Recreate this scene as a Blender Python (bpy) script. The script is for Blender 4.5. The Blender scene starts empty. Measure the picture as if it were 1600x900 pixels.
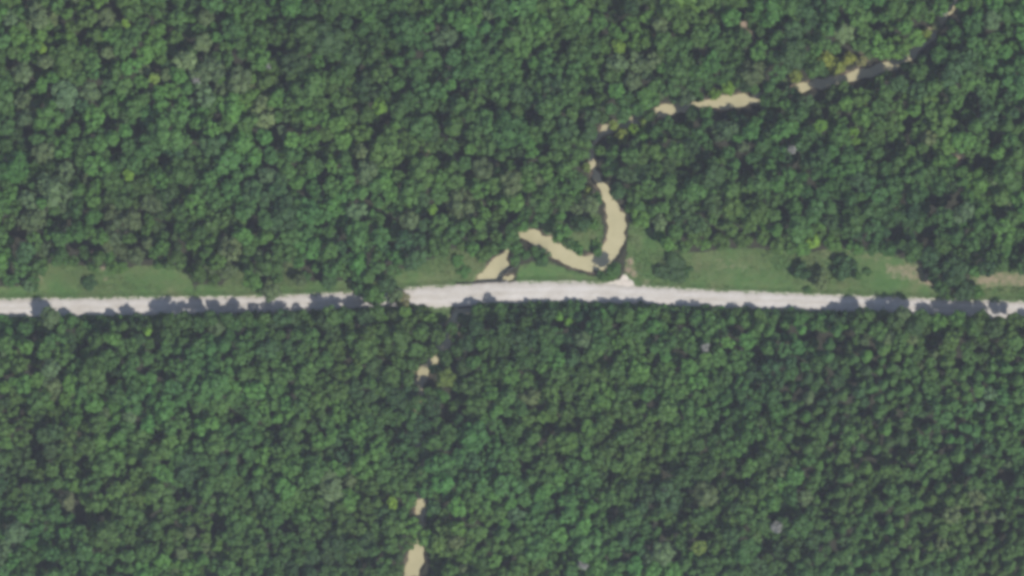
import bpy, math, random
import numpy as np
from mathutils import Vector

# ------------------------------------------------------------------ camera, sky, sun, exposure
SCN = bpy.context.scene
COL = SCN.collection
S = 0.2                                   # metres of ground per map unit (map = plan of the place, 1600 x 900 units)
W, H = 1600, 900
CAM_H = 2000.0
cam_d = bpy.data.cameras.new('camera'); cam = bpy.data.objects.new('camera', cam_d); COL.objects.link(cam)
cam.location = (0, 0, CAM_H)
cam_d.sensor_width = 36.0
cam_d.lens = 36.0 * CAM_H / (W * S)
cam_d.clip_start = 1.0; cam_d.clip_end = 12000.0
SCN.camera = cam

SUN_EL = math.radians(58.0)
sdir = np.array([0.76, -0.65]); sdir /= np.linalg.norm(sdir)         # horizontal direction towards the sun
SUNV = Vector((sdir[0] * math.cos(SUN_EL), sdir[1] * math.cos(SUN_EL), math.sin(SUN_EL)))
world = bpy.data.worlds.new('World'); SCN.world = world; world.use_nodes = True
wn = world.node_tree.nodes; wl = world.node_tree.links
bg = wn['Background']; sky = wn.new('ShaderNodeTexSky'); sky.sky_type = 'NISHITA'; sky.sun_disc = False
sky.sun_elevation = SUN_EL; sky.sun_rotation = math.atan2(sdir[0], sdir[1])
wl.new(sky.outputs[0], bg.inputs[0]); bg.inputs[1].default_value = 0.14
sun_d = bpy.data.lights.new('sun', 'SUN'); sun_d.energy = 4.7; sun_d.angle = math.radians(0.53); sun_d.color = (1.0, 0.955, 0.89)
sun = bpy.data.objects.new('sun', sun_d); COL.objects.link(sun); sun.location = SUNV * 500
sun.rotation_euler = SUNV.to_track_quat('Z', 'Y').to_euler()
SCN.view_settings.view_transform = 'Standard'; SCN.view_settings.look = 'None'
SCN.view_settings.gamma = 1.0; SCN.view_settings.use_curve_mapping = False
SCN.view_settings.exposure = 0.0
SCN.render.engine = 'CYCLES'
SCN.cycles.pixel_filter_type = 'BLACKMAN_HARRIS'; SCN.cycles.filter_width = 3.8   # soft survey lens
SCN.cycles.max_bounces = 6; SCN.cycles.diffuse_bounces = 3; SCN.cycles.glossy_bounces = 2
SCN.cycles.transmission_bounces = 3; SCN.cycles.volume_bounces = 1; SCN.cycles.transparent_max_bounces = 4
SCN.cycles.use_denoising = True
HAZE_DENSITY = 0.000038

R = random.Random(7)
NR = np.random.default_rng(11)
TAN = math.tan(SUN_EL)

def P(px, py): return ((px - W / 2) * S, (H / 2 - py) * S)

# ------------------------------------------------------------------ materials
def mat(name):
    m = bpy.data.materials.new(name); m.use_nodes = True
    nt = m.node_tree; b = nt.nodes['Principled BSDF']
    b.inputs['Roughness'].default_value = 0.9
    b.inputs['Specular IOR Level'].default_value = 0.15
    return m, nt, b

def noise(nt, scale, detail=4, rough=0.6, vec=None):
    n = nt.nodes.new('ShaderNodeTexNoise'); n.inputs['Scale'].default_value = scale
    n.inputs['Detail'].default_value = detail; n.inputs['Roughness'].default_value = rough
    if vec is not None: nt.links.new(vec, n.inputs['Vector'])
    return n.outputs['Fac']

def ramp(nt, fac, stops):
    r = nt.nodes.new('ShaderNodeValToRGB'); e = r.color_ramp.elements
    while len(e) < len(stops): e.new(0.5)
    for el, (p, c) in zip(e, stops): el.position = p; el.color = (*c, 1)
    nt.links.new(fac, r.inputs[0]); return r.outputs[0]

def mix(nt, fac, a, b, mode='MIX'):
    m = nt.nodes.new('ShaderNodeMix'); m.data_type = 'RGBA'; m.blend_type = mode
    for sock, v in ((m.inputs[0], fac), (m.inputs[6], a), (m.inputs[7], b)):
        if hasattr(v, 'is_output'): nt.links.new(v, sock)
        elif isinstance(v, tuple): sock.default_value = (*v, 1)
        else: sock.default_value = v
    return m.outputs[2]

def geo_pos(nt, sx=1, sy=1, sz=1):
    g = nt.nodes.new('ShaderNodeNewGeometry'); mp = nt.nodes.new('ShaderNodeMapping')
    mp.inputs['Scale'].default_value = (sx, sy, sz); nt.links.new(g.outputs['Position'], mp.inputs['Vector'])
    return mp.outputs[0]

def attr(nt, name):
    a = nt.nodes.new('ShaderNodeAttribute'); a.attribute_name = name; return a

def bump(nt, b, h, strength, dist):
    bp = nt.nodes.new('ShaderNodeBump'); bp.inputs['Strength'].default_value = strength; bp.inputs['Distance'].default_value = dist
    nt.links.new(h, bp.inputs['Height']); nt.links.new(bp.outputs[0], b.inputs['Normal'])

def foliage_mat(name, per_object):
    m, nt, b = mat(name)
    if per_object:
        oi = nt.nodes.new('ShaderNodeObjectInfo'); base = oi.outputs['Color']
    else:
        base = attr(nt, 'tint').outputs['Color']
    v = attr(nt, 'leaf').outputs['Fac']
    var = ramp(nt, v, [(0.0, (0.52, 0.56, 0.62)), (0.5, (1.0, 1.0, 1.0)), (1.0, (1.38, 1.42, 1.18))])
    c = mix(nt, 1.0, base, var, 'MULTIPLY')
    nt.links.new(c, b.inputs['Base Color'])
    b.inputs['Roughness'].default_value = 0.65; b.inputs['Specular IOR Level'].default_value = 0.25
    tr = nt.nodes.new('ShaderNodeBsdfTranslucent'); nt.links.new(c, tr.inputs[0])
    ms = nt.nodes.new('ShaderNodeMixShader'); ms.inputs[0].default_value = 0.22
    nt.links.new(b.outputs[0], ms.inputs[1]); nt.links.new(tr.outputs[0], ms.inputs[2])
    nt.links.new(ms.outputs[0], nt.nodes['Material Output'].inputs[0])
    return m

M_LEAF = foliage_mat('tree_foliage', True)
M_MASS = foliage_mat('forest_foliage', False)
M_BARK, nt, b = mat('bark')
c = ramp(nt, noise(nt, 3.0, vec=geo_pos(nt, 1, 1, .3)), [(0.3, (0.09, 0.075, 0.06)), (0.7, (0.2, 0.175, 0.15))]); nt.links.new(c, b.inputs['Base Color'])
M_DEAD, nt, b = mat('dead_wood')
c = ramp(nt, noise(nt, 2.0), [(0.3, (0.25, 0.24, 0.23)), (0.7, (0.46, 0.44, 0.42))]); nt.links.new(c, b.inputs['Base Color'])
M_LOG, nt, b = mat('log_and_shade_kerb')
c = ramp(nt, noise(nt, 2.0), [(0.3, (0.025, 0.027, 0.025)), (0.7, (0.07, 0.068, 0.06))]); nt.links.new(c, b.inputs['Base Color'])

M_GROUND, nt, b = mat('ground_cover')
pos = geo_pos(nt)
litter = ramp(nt, noise(nt, 0.9, 6, .7, pos), [(0.3, (0.026, 0.028, 0.020)), (0.55, (0.042, 0.042, 0.028)), (0.75, (0.032, 0.05, 0.022))])
g1 = ramp(nt, noise(nt, 0.09, 5, .65, pos), [(0.3, (0.060, 0.135, 0.036)), (0.48, (0.075, 0.142, 0.042)), (0.6, (0.10, 0.15, 0.053)), (0.75, (0.145, 0.155, 0.073))])
g2 = ramp(nt, noise(nt, 1.1, 5, .7, pos), [(0.25, (0.72, 0.78, 0.75)), (0.5, (1, 1, 1)), (0.8, (1.25, 1.18, 1.05))])
dry = nt.nodes.new('ShaderNodeMapRange'); dry.inputs['From Min'].default_value = .46; dry.inputs['From Max'].default_value = .68; dry.inputs['To Max'].default_value = .5
nt.links.new(noise(nt, 0.055, 6, .7, pos), dry.inputs['Value'])
grass_c = mix(nt, 1.0, mix(nt, dry.outputs[0], g1, (0.15, 0.145, 0.075)), g2, 'MULTIPLY')
dirt_c = ramp(nt, noise(nt, 0.7, 5, .65, pos), [(0.3, (0.22, 0.165, 0.115)), (0.7, (0.36, 0.28, 0.205))])
sand_c = ramp(nt, noise(nt, 0.8, 5, .65, pos), [(0.3, (0.50, 0.44, 0.37)), (0.7, (0.62, 0.57, 0.50))])
edge = noise(nt, 0.55, 5, .7, pos)
def brk(name, lo, hi):
    a = attr(nt, name).outputs['Fac']
    s = nt.nodes.new('ShaderNodeMath'); s.operation = 'ADD'; nt.links.new(a, s.inputs[0]); nt.links.new(edge, s.inputs[1])
    mr = nt.nodes.new('ShaderNodeMapRange'); mr.interpolation_type = 'SMOOTHSTEP'
    mr.inputs['From Min'].default_value = lo; mr.inputs['From Max'].default_value = hi
    nt.links.new(s.outputs[0], mr.inputs['Value']); return mr.outputs[0]
c = mix(nt, brk('grass', .85, 1.15), litter, grass_c)
c = mix(nt, brk('dirt', .78, 1.35), c, dirt_c)
c = mix(nt, brk('sand', .85, 1.15), c, sand_c)
nt.links.new(c, b.inputs['Base Color'])
bump(nt, b, noise(nt, 2.5, 5, .7, pos), 0.6, 0.25)

M_ROAD, nt, b = mat('pale_gravel')
pos = geo_pos(nt, 0.10, 1.0, 1.0); pos2 = geo_pos(nt)
c1 = ramp(nt, noise(nt, 0.7, 4, .6, pos), [(0.3, (0.435, 0.41, 0.365)), (0.5, (0.48, 0.456, 0.415)), (0.7, (0.51, 0.488, 0.455))])
c2 = ramp(nt, noise(nt, 0.16, 5, .65, pos2), [(0.3, (0.90, 0.88, 0.86)), (0.7, (1.06, 1.06, 1.07))])
c3 = ramp(nt, noise(nt, 2.2, 5, .75, pos2), [(0.3, (0.9, 0.9, 0.9)), (0.7, (1.06, 1.06, 1.06))])
c = mix(nt, 1.0, mix(nt, 1.0, c1, c2, 'MULTIPLY'), c3, 'MULTIPLY')
trk = ramp(nt, attr(nt, 'across').outputs['Fac'], [(0.0, (.86, .83, .78)), (0.16, (.97, .96, .95)), (0.30, (1.05, 1.05, 1.06)), (0.5, (.95, .94, .92)), (0.68, (1.05, 1.05, 1.06)), (0.85, (.97, .96, .95)), (1.0, (.84, .82, .78))])
c = mix(nt, 1.0, c, trk, 'MULTIPLY'); nt.links.new(c, b.inputs['Base Color'])
bump(nt, b, noise(nt, 4.0, 4, .7, pos2), 0.3, 0.06)

M_WATER, nt, b = mat('silty_water')
c = ramp(nt, noise(nt, 0.12, 4, .6, geo_pos(nt)), [(0.25, (0.31, 0.285, 0.165)), (0.5, (0.38, 0.345, 0.20)), (0.7, (0.42, 0.38, 0.228))]); nt.links.new(c, b.inputs['Base Color'])
b.inputs['Roughness'].default_value = 0.12; b.inputs['Specular IOR Level'].default_value = 0.5
bump(nt, b, noise(nt, 1.6, 3, .5, geo_pos(nt)), 0.15, 0.05)
M_CONC, nt, b = mat('weathered_concrete')
c = ramp(nt, noise(nt, 1.5, 5), [(0.3, (0.30, 0.29, 0.27)), (0.7, (0.45, 0.43, 0.40))]); nt.links.new(c, b.inputs['Base Color'])
M_BLADE, nt, b = mat('grass_blades')
c = ramp(nt, noise(nt, 0.25, 4, .6, geo_pos(nt)), [(0.3, (0.07, 0.135, 0.04)), (0.55, (0.10, 0.155, 0.055)), (0.75, (0.15, 0.17, 0.075))]); nt.links.new(c, b.inputs['Base Color'])

# ------------------------------------------------------------------ plan geometry
CREEK = [(1500, -60, 9), (1492, 0, 7), (1472, 30, 7), (1442, 68, 7), (1400, 98, 9), (1335, 118, 8), (1265, 134, 6.5), (1210, 150, 7), (1150, 158, 10), (1105, 163, 8),
         (1045, 171, 8), (990, 188, 8), (942, 206, 6), (923, 238, 5.5), (931, 272, 5.5), (950, 307, 8), (963, 342, 13), (961, 378, 13), (942, 406, 13), (912, 411, 12),
         (878, 395, 13), (850, 380, 12), (826, 366, 9), (808, 368, 5), (795, 382, 4), (789, 400, 5), (775, 425, 15), (752, 455, 14), (712, 500, 9), (694, 540, 9), (665, 578, 9), (650, 620, 9),
         (651, 660, 10), (656, 720, 8), (658, 790, 8), (653, 835, 9), (650, 872, 13), (640, 905, 12), (630, 960, 10)]
ROAD_N = [(-300, 470), (0, 467), (150, 466), (300, 464), (400, 463), (450, 461), (540, 457), (640, 450), (700, 446), (760, 442), (820, 440), (900, 440), (960, 443), (1000, 447), (1100, 453), (1200, 457), (1300, 461), (1400, 465), (1500, 469), (1600, 472), (1900, 480)]
ROAD_S = [(-300, 499), (0, 497), (150, 495), (300, 493), (450, 489), (560, 484), (640, 480), (700, 481), (760, 476), (850, 474), (940, 474), (1000, 477), (1100, 481), (1200, 484), (1280, 487), (1400, 491), (1500, 496), (1600, 501), (1900, 510)]
def ry(tab, x): return np.interp(x, [a for a, _ in tab], [b for _, b in tab])

def dense(poly, n=14):
    """Catmull-Rom samples through (x, y, w)."""
    p = np.array(poly, float); p = np.vstack([2 * p[0] - p[1], p, 2 * p[-1] - p[-2]]); out = []
    for i in range(1, len(p) - 2):
        for t in np.linspace(0, 1, n, endpoint=False):
            a, b_, c_, d = p[i - 1], p[i], p[i + 1], p[i + 2]
            out.append(.5 * ((2 * b_) + (-a + c_) * t + (2 * a - 5 * b_ + 4 * c_ - d) * t * t + (-a + 3 * b_ - 3 * c_ + d) * t ** 3))
    return np.array(out)
CK = np.vstack([dense(CREEK), [(798, 434, 4), (790, 436, 6), (768, 430, 15), (760, 434, 11), (787, 410, 7)]])

def creek_d(px, py):
    """signed plan distance (map units) outside the creek's water edge"""
    px = np.atleast_1d(px).astype(float); py = np.atleast_1d(py).astype(float); best = np.full(px.shape, 1e9)
    wob = 1.6 * np.sin(px * .21 + 1.3 * np.sin(py * .17)) + 1.2 * np.sin(py * .33 + px * .11) + 0.8 * np.sin(px * .71 - py * .5)
    for x, y, w in CK:
        d = np.hypot(px - x, py - y) - w; np.minimum(best, d, out=best)
    return best + wob

def in_poly(px, py, poly):
    px = np.asarray(px, float); py = np.asarray(py, float); r = np.zeros(px.shape, bool)
    n = len(poly); j = n - 1
    for i in range(n):
        xi, yi = poly[i]; xj, yj = poly[j]
        if yi != yj:
            r ^= ((yi > py) != (yj > py)) & (px < (xj - xi) * (py - yi) / (yj - yi) + xi)
        j = i
    return r

GRASS = [[(-80, 472), (-80, 448), (30, 446), (58, 432), (72, 410), (125, 414), (170, 420), (230, 414), (288, 420), (300, 440), (306, 468)],
         [(434, 465), (440, 420), (452, 402), (470, 418), (490, 445), (502, 462)],
         [(345, 466), (352, 435), (368, 412), (396, 430), (396, 466)],
         [(612, 455), (602, 428), (640, 415), (680, 402), (700, 386), (742, 396), (762, 412), (758, 444), (700, 450)],
         [(800, 446), (812, 414), (850, 405), (880, 418), (930, 432), (968, 428), (968, 450)],
         [(868, 372), (900, 386), (928, 396), (944, 370), (940, 336), (925, 326), (908, 352), (880, 362)],
         [(838, 350), (852, 334), (880, 338), (880, 362), (858, 372)],
         [(972, 450), (978, 400), (982, 345), (1008, 340), (1030, 375), (1062, 396), (1110, 392), (1150, 386), (1242, 392), (1252, 465), (1100, 458)],
         [(1250, 465), (1242, 398), (1310, 386), (1380, 394), (1430, 408), (1448, 430), (1474, 470)],
         [(1510, 474), (1516, 424), (1560, 418), (1640, 424), (1900, 440), (1900, 485), (1640, 476)],
         [(672, 480), (708, 480), (704, 502), (682, 508)], [(298, 468), (300, 446), (400, 442), (505, 438), (545, 440), (622, 434), (622, 458)]]
DIRT = [(1450, 436, 12, .8), (1462, 444, 9, .8), 
        (1330, 392, 10, .45), (1345, 402, 12, .4), (1395, 420, 14, .4), (40, 402, 7, .7), (31, 397, 6, .7), (52, 428, 8, .6), (62, 436, 8, .6), (128, 389, 7, .8), (143, 394, 6, .7), (152, 404, 6, .6), (160, 420, 7, .6), (165, 436, 7, .5),
        (1162, 38, 9, .9), (1168, 50, 8, .9), (1175, 60, 7, .7), (670, 240, 10, .8), (682, 248, 8, .7), (1497, 250, 10, .8), (1185, 835, 9, .8), (1192, 845, 8, .8), (862, 372, 9, .8), (985, 408, 8, .8), (982, 422, 9, .8), (990, 428, 10, .7),
        (790, 425, 9, .5), (715, 522, 6, .7), (645, 580, 7, .8), (698, 508, 6, .7), (690, 533, 6, .8), (641, 612, 5, .7), (644, 655, 6, .7), (655, 738, 6, .8), (650, 800, 7, .7), (110, 780, 8, .6), (1345, 85, 8, .6), (1352, 92, 9, .6), (1010, 440, 12, .5), (1050, 443, 16, .35), (925, 302, 7, .6), (920, 315, 7, .6),
        (1030, 325, 8, .6), (1290, 398, 12, .4), (1275, 385, 10, .4), (840, 412, 10, .3), (1240, 110, 8, .6), (1230, 120, 9, .6)]
SANDP = [(974, 442, 9), (965, 444, 8), (983, 444, 8), (976, 436, 7), (955, 445, 6)]

# water sunlit in the picture (kept clear of crowns and of cast shade)
LIT_WATER = [[(940, 318), (965, 318), (976, 345), (974, 380), (955, 406), (942, 396), (952, 370), (950, 350)],
             [(824, 362), (840, 364), (900, 398), (925, 412), (928, 426), (880, 418), (850, 385), (826, 374)],
             [(752, 438), (760, 420), (782, 416), (786, 402), (796, 410), (800, 416), (780, 436)],
             [(1028, 164), (1058, 164), (1056, 178), (1032, 174)], [(1098, 156), (1122, 170), (1112, 174), (1100, 164)], [(1124, 154), (1166, 150), (1180, 152), (1178, 166), (1150, 166), (1126, 162)],
             [(1262, 120), (1270, 138), (1274, 146), (1262, 144)], [(1328, 108), (1340, 112), (1352, 126), (1334, 126)], [(646, 854), (664, 858), (666, 876), (658, 900), (630, 900), (634, 876)],
             [(648, 792), (660, 790), (660, 808), (650, 804)], [(658, 574), (670, 576), (668, 584), (656, 582)], [(936, 190), (950, 196), (946, 204), (936, 198)]]

# ------------------------------------------------------------------ mesh helpers
def mesh_obj(name, verts, faces, material, parent=None, smooth=False, attrs=None):
    me = bpy.data.meshes.new(name)
    verts = np.asarray(verts, np.float32)
    faces = np.asarray(faces, np.int32); k = faces.shape[1]
    me.vertices.add(len(verts)); me.vertices.foreach_set('co', verts.ravel())
    me.loops.add(faces.size); me.loops.foreach_set('vertex_index', faces.ravel())
    me.polygons.add(len(faces)); me.polygons.foreach_set('loop_start', np.arange(0, faces.size, k, dtype=np.int32))
    for an, (typ, data) in (attrs or {}).items():
        a = me.attributes.new(an, typ, 'POINT')
        a.data.foreach_set('value' if typ == 'FLOAT' else 'color', np.asarray(data, np.float32).ravel())
    me.update(calc_edges=True)
    if smooth: me.polygons.foreach_set('use_smooth', np.ones(len(faces), bool))
    me.materials.append(material)
    o = bpy.data.objects.new(name, me); COL.objects.link(o)
    if parent: o.parent = parent
    return o

def tag(o, label, cat=None, group=None, kind=None):
    o['label'] = label
    if cat: o['category'] = cat
    if group: o['group'] = group
    if kind: o['kind'] = kind
    return o

def tube(path, radii, n=6):
    """one tapered tube as (verts, quads)"""
    path = np.asarray(path, float); V = []; F = []
    for i, p in enumerate(path):
        t = path[min(i + 1, len(path) - 1)] - path[max(i - 1, 0)]; t = t / (np.linalg.norm(t) + 1e-9)
        up = np.array([0, 0, 1.]) if abs(t[2]) < .9 else np.array([1., 0, 0])
        a = np.cross(t, up); a /= np.linalg.norm(a); b_ = np.cross(t, a)
        for k in range(n):
            q = 2 * math.pi * k / n; V.append(p + radii[i] * (a * math.cos(q) + b_ * math.sin(q)))
    for i in range(len(path) - 1):
        for k in range(n):
            F.append((i * n + k, i * n + (k + 1) % n, (i + 1) * n + (k + 1) % n, (i + 1) * n + k))
    m = len(V); V.append(path[-1]);
    for k in range(n): F.append(((len(path) - 1) * n + k, (len(path) - 1) * n + (k + 1) % n, m, m))
    F = [f if f[2] != f[3] else (f[0], f[1], f[2], f[2]) for f in F]
    return V, F

def join_tubes(tubes):
    V = []; F = []
    for v, f in tubes:
        o = len(V); V += list(v)
        F += [tuple(i + o for i in q) for q in f if q[2] != q[3]]
    return np.array(V), np.array(F)

# ------------------------------------------------------------------ ground, water, road
def axis(lo, hi, step, far):
    core = np.arange(lo, hi + step / 2, step); d = step; a = [core[-1]]; e = [core[0]]
    while a[-1] < far: d *= 1.5; a.append(a[-1] + d); e.append(e[-1] - d)
    return np.concatenate([np.array(e[1:])[::-1], core, np.array(a[1:])])
gx = axis(-190, 190, 0.6, 3000); gy = axis(-115, 115, 0.6, 3000)
GX, GY = np.meshgrid(gx, gy); fx = GX.ravel(); fy = GY.ravel()
mx = fx / S + W / 2; my = H / 2 - fy / S
near = (np.abs(fx) < 220) & (np.abs(fy) < 140)
cd = np.full(fx.shape, 1e3); cd[near] = creek_d(mx[near], my[near])
def sstep(a, b_, x): t = np.clip((x - a) / (b_ - a), 0, 1); return t * t * (3 - 2 * t)
z = -2.3 + 2.3 * sstep(-3.5, 4.5, cd)
und = .18 * np.sin(fx * .11 + fy * .07) + .12 * np.sin(fy * .23 - fx * .05) + .06 * np.sin(fx * .9) * np.sin(fy * 1.1)
north = ry(ROAD_N, mx); south = ry(ROAD_S, mx); rd = np.maximum(north - my, my - south)     # map units outside the road
z = z + und * sstep(2, 25, rd) * (cd > 5)
ditch = np.exp(-((north - my - 9) / 4.0) ** 2) * .35; z = z - ditch * sstep(6, 14, cd)
gr = np.zeros(fx.shape); di = np.zeros(fx.shape); sa = np.zeros(fx.shape)
OFF = [(7, 0), (-7, 0), (0, 7), (0, -7), (12, 0), (-12, 0), (0, 12), (0, -12), (9, 9), (-9, 9), (9, -9), (-9, -9)]
for poly in GRASS:
    acc = in_poly(mx, my, poly) * 6.0
    for ox, oy in OFF: acc += in_poly(mx + ox, my + oy, poly)
    gr = np.maximum(gr, acc / 18 * .85)
gr = np.maximum(gr, 0.72 * (rd < 7) * (rd > -3))
gr = np.where(cd < 0, 0, gr)
for x, y, r, s_ in DIRT: di = np.maximum(di, s_ * np.exp(-((mx - x) ** 2 + (my - y) ** 2) / (r * r)))
for poly in ([(1514, 430), (1560, 424), (1640, 427), (1640, 446), (1560, 448), (1530, 452)], [(1380, 412), (1430, 408), (1478, 450), (1462, 452), (1420, 440), (1385, 434)], [(1270, 384), (1400, 396), (1392, 416), (1340, 408), (1280, 404)], [(1000, 438), (1075, 444), (1070, 452), (1000, 446)], [(1095, 395), (1160, 400), (1190, 430), (1120, 425)]):
    acc = in_poly(mx, my, poly) * 6.0
    for ox, oy in OFF: acc += in_poly(mx + ox * .7, my + oy * .7, poly)
    di = np.maximum(di, acc / 18 * (.60 if poly[0][0] > 1500 else .56 if poly[0][0] > 1370 else .38))
di = np.maximum(di, 0.55 * np.exp(-((cd - 1.5) / 3.5) ** 2))
for x, y, r in SANDP: sa = np.maximum(sa, 1.1 * np.exp(-((mx - x) ** 2 + (my - y) ** 2) / (r * r)))
sa = np.maximum(sa, 0.55 * np.exp(-(rd / 3.2) ** 2) * (np.abs(mx - 800) < 900))
nx, ny = len(gx), len(gy); idx = np.arange(nx * ny).reshape(ny, nx)
gf = np.stack([idx[:-1, :-1].ravel(), idx[:-1, 1:].ravel(), idx[1:, 1:].ravel(), idx[1:, :-1].ravel()], 1)
ground = mesh_obj('ground', np.stack([fx, fy, z], 1), gf, M_GROUND, smooth=True, attrs={'grass': ('FLOAT', gr), 'dirt': ('FLOAT', di), 'sand': ('FLOAT', sa)})
tag(ground, 'forest floor, grass verges and bare soil around the road and creek', kind='structure')

wx = np.arange(-190, 190, 1.0); wy = np.arange(-115, 115, 1.0)
WX, WY = np.meshgrid(wx, wy); keep = (creek_d(WX.ravel() / S + W / 2, H / 2 - WY.ravel() / S) < 9).reshape(WX.shape)
cells = np.argwhere(keep[:-1, :-1] | keep[1:, 1:] | keep[1:, :-1] | keep[:-1, 1:]); wi = np.arange(WX.size).reshape(WX.shape)
wf = np.array([(wi[a, b_], wi[a, b_ + 1], wi[a + 1, b_ + 1], wi[a + 1, b_]) for a, b_ in cells])
used, inv = np.unique(wf, return_inverse=True); wv = np.stack([WX.ravel(), WY.ravel(), np.full(WX.size, -1.35)], 1)[used]
water = mesh_obj('creek_water', wv, inv.reshape(-1, 4), M_WATER, smooth=True)
tag(water, 'silty tan water of the winding creek', kind='structure')

rv = []; rf = []; NC = 11
xs = np.arange(-250, 1851, 3.0)
for i, x in enumerate(xs):
    n_, s_ = ry(ROAD_N, x), ry(ROAD_S, x)
    n_ += .8 * math.sin(x * .13) + .7 * math.sin(x * .41 + 1) + .6 * math.sin(x * .83 + 2 * math.sin(x * .05)); s_ += .6 * math.sin(x * .77 + 2 * math.sin(x * .06)) + .8 * math.sin(x * .11 + 2) + .6 * math.sin(x * .37)
    for k in range(NC):
        t = k / (NC - 1); zz = 0.28 - 0.20 * (2 * t - 1) ** 2
        if k in (0, NC - 1): zz = -0.12
        a, b_ = P(x, n_ + (s_ - n_) * t); rv.append((a, b_, zz + .02 * math.sin(x * .3 + k)))
    if i:
        for k in range(NC - 1):
            p = (i - 1) * NC + k; rf.append((p, p + 1, p + NC + 1, p + NC))
road = mesh_obj('road', rv, [f[::-1] for f in rf], M_ROAD, smooth=True, attrs={'across': ('FLOAT', np.tile(np.linspace(0, 1, NC), len(xs)))}); tag(road, 'pale gravel road crossing the forest from side to side', kind='structure')

# ------------------------------------------------------------------ bridge over the creek
def box(v0, v1):
    (x0, y0, z0), (x1, y1, z1) = v0, v1
    V = [(x0, y0, z0), (x1, y0, z0), (x1, y1, z0), (x0, y1, z0), (x0, y0, z1), (x1, y0, z1), (x1, y1, z1), (x0, y1, z1)]
    F = [(0, 3, 2, 1), (4, 5, 6, 7), (0, 1, 5, 4), (1, 2, 6, 5), (2, 3, 7, 6), (3, 0, 4, 7)]
    return V, F
bridge = bpy.data.objects.new('road_bridge', None); COL.objects.link(bridge)
bx, by = P(752, 460); bridge.location = (bx, by, 0); bridge.rotation_euler.z = math.radians(3.2)
tag(bridge, 'low concrete slab bridge carrying the gravel road over the creek', 'bridge')
mesh_obj('deck_slab', *box((-8.5, -3.55, -0.62), (8.5, 3.75, -0.16)), M_CONC, bridge)
for yy in (3.50, -4.0): mesh_obj('shade_toned_kerb', *box((-7.6, yy, -0.155), (7.6, yy + .55, 0.16)), M_LOG, bridge)  # both sides toned dark to draw the shadow line along the deck edge
for xx in (-7.2, 6.4): mesh_obj('abutment', *box((xx, -3.4, -2.6), (xx + .8, 3.6, -0.625)), M_CONC, bridge)

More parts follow.
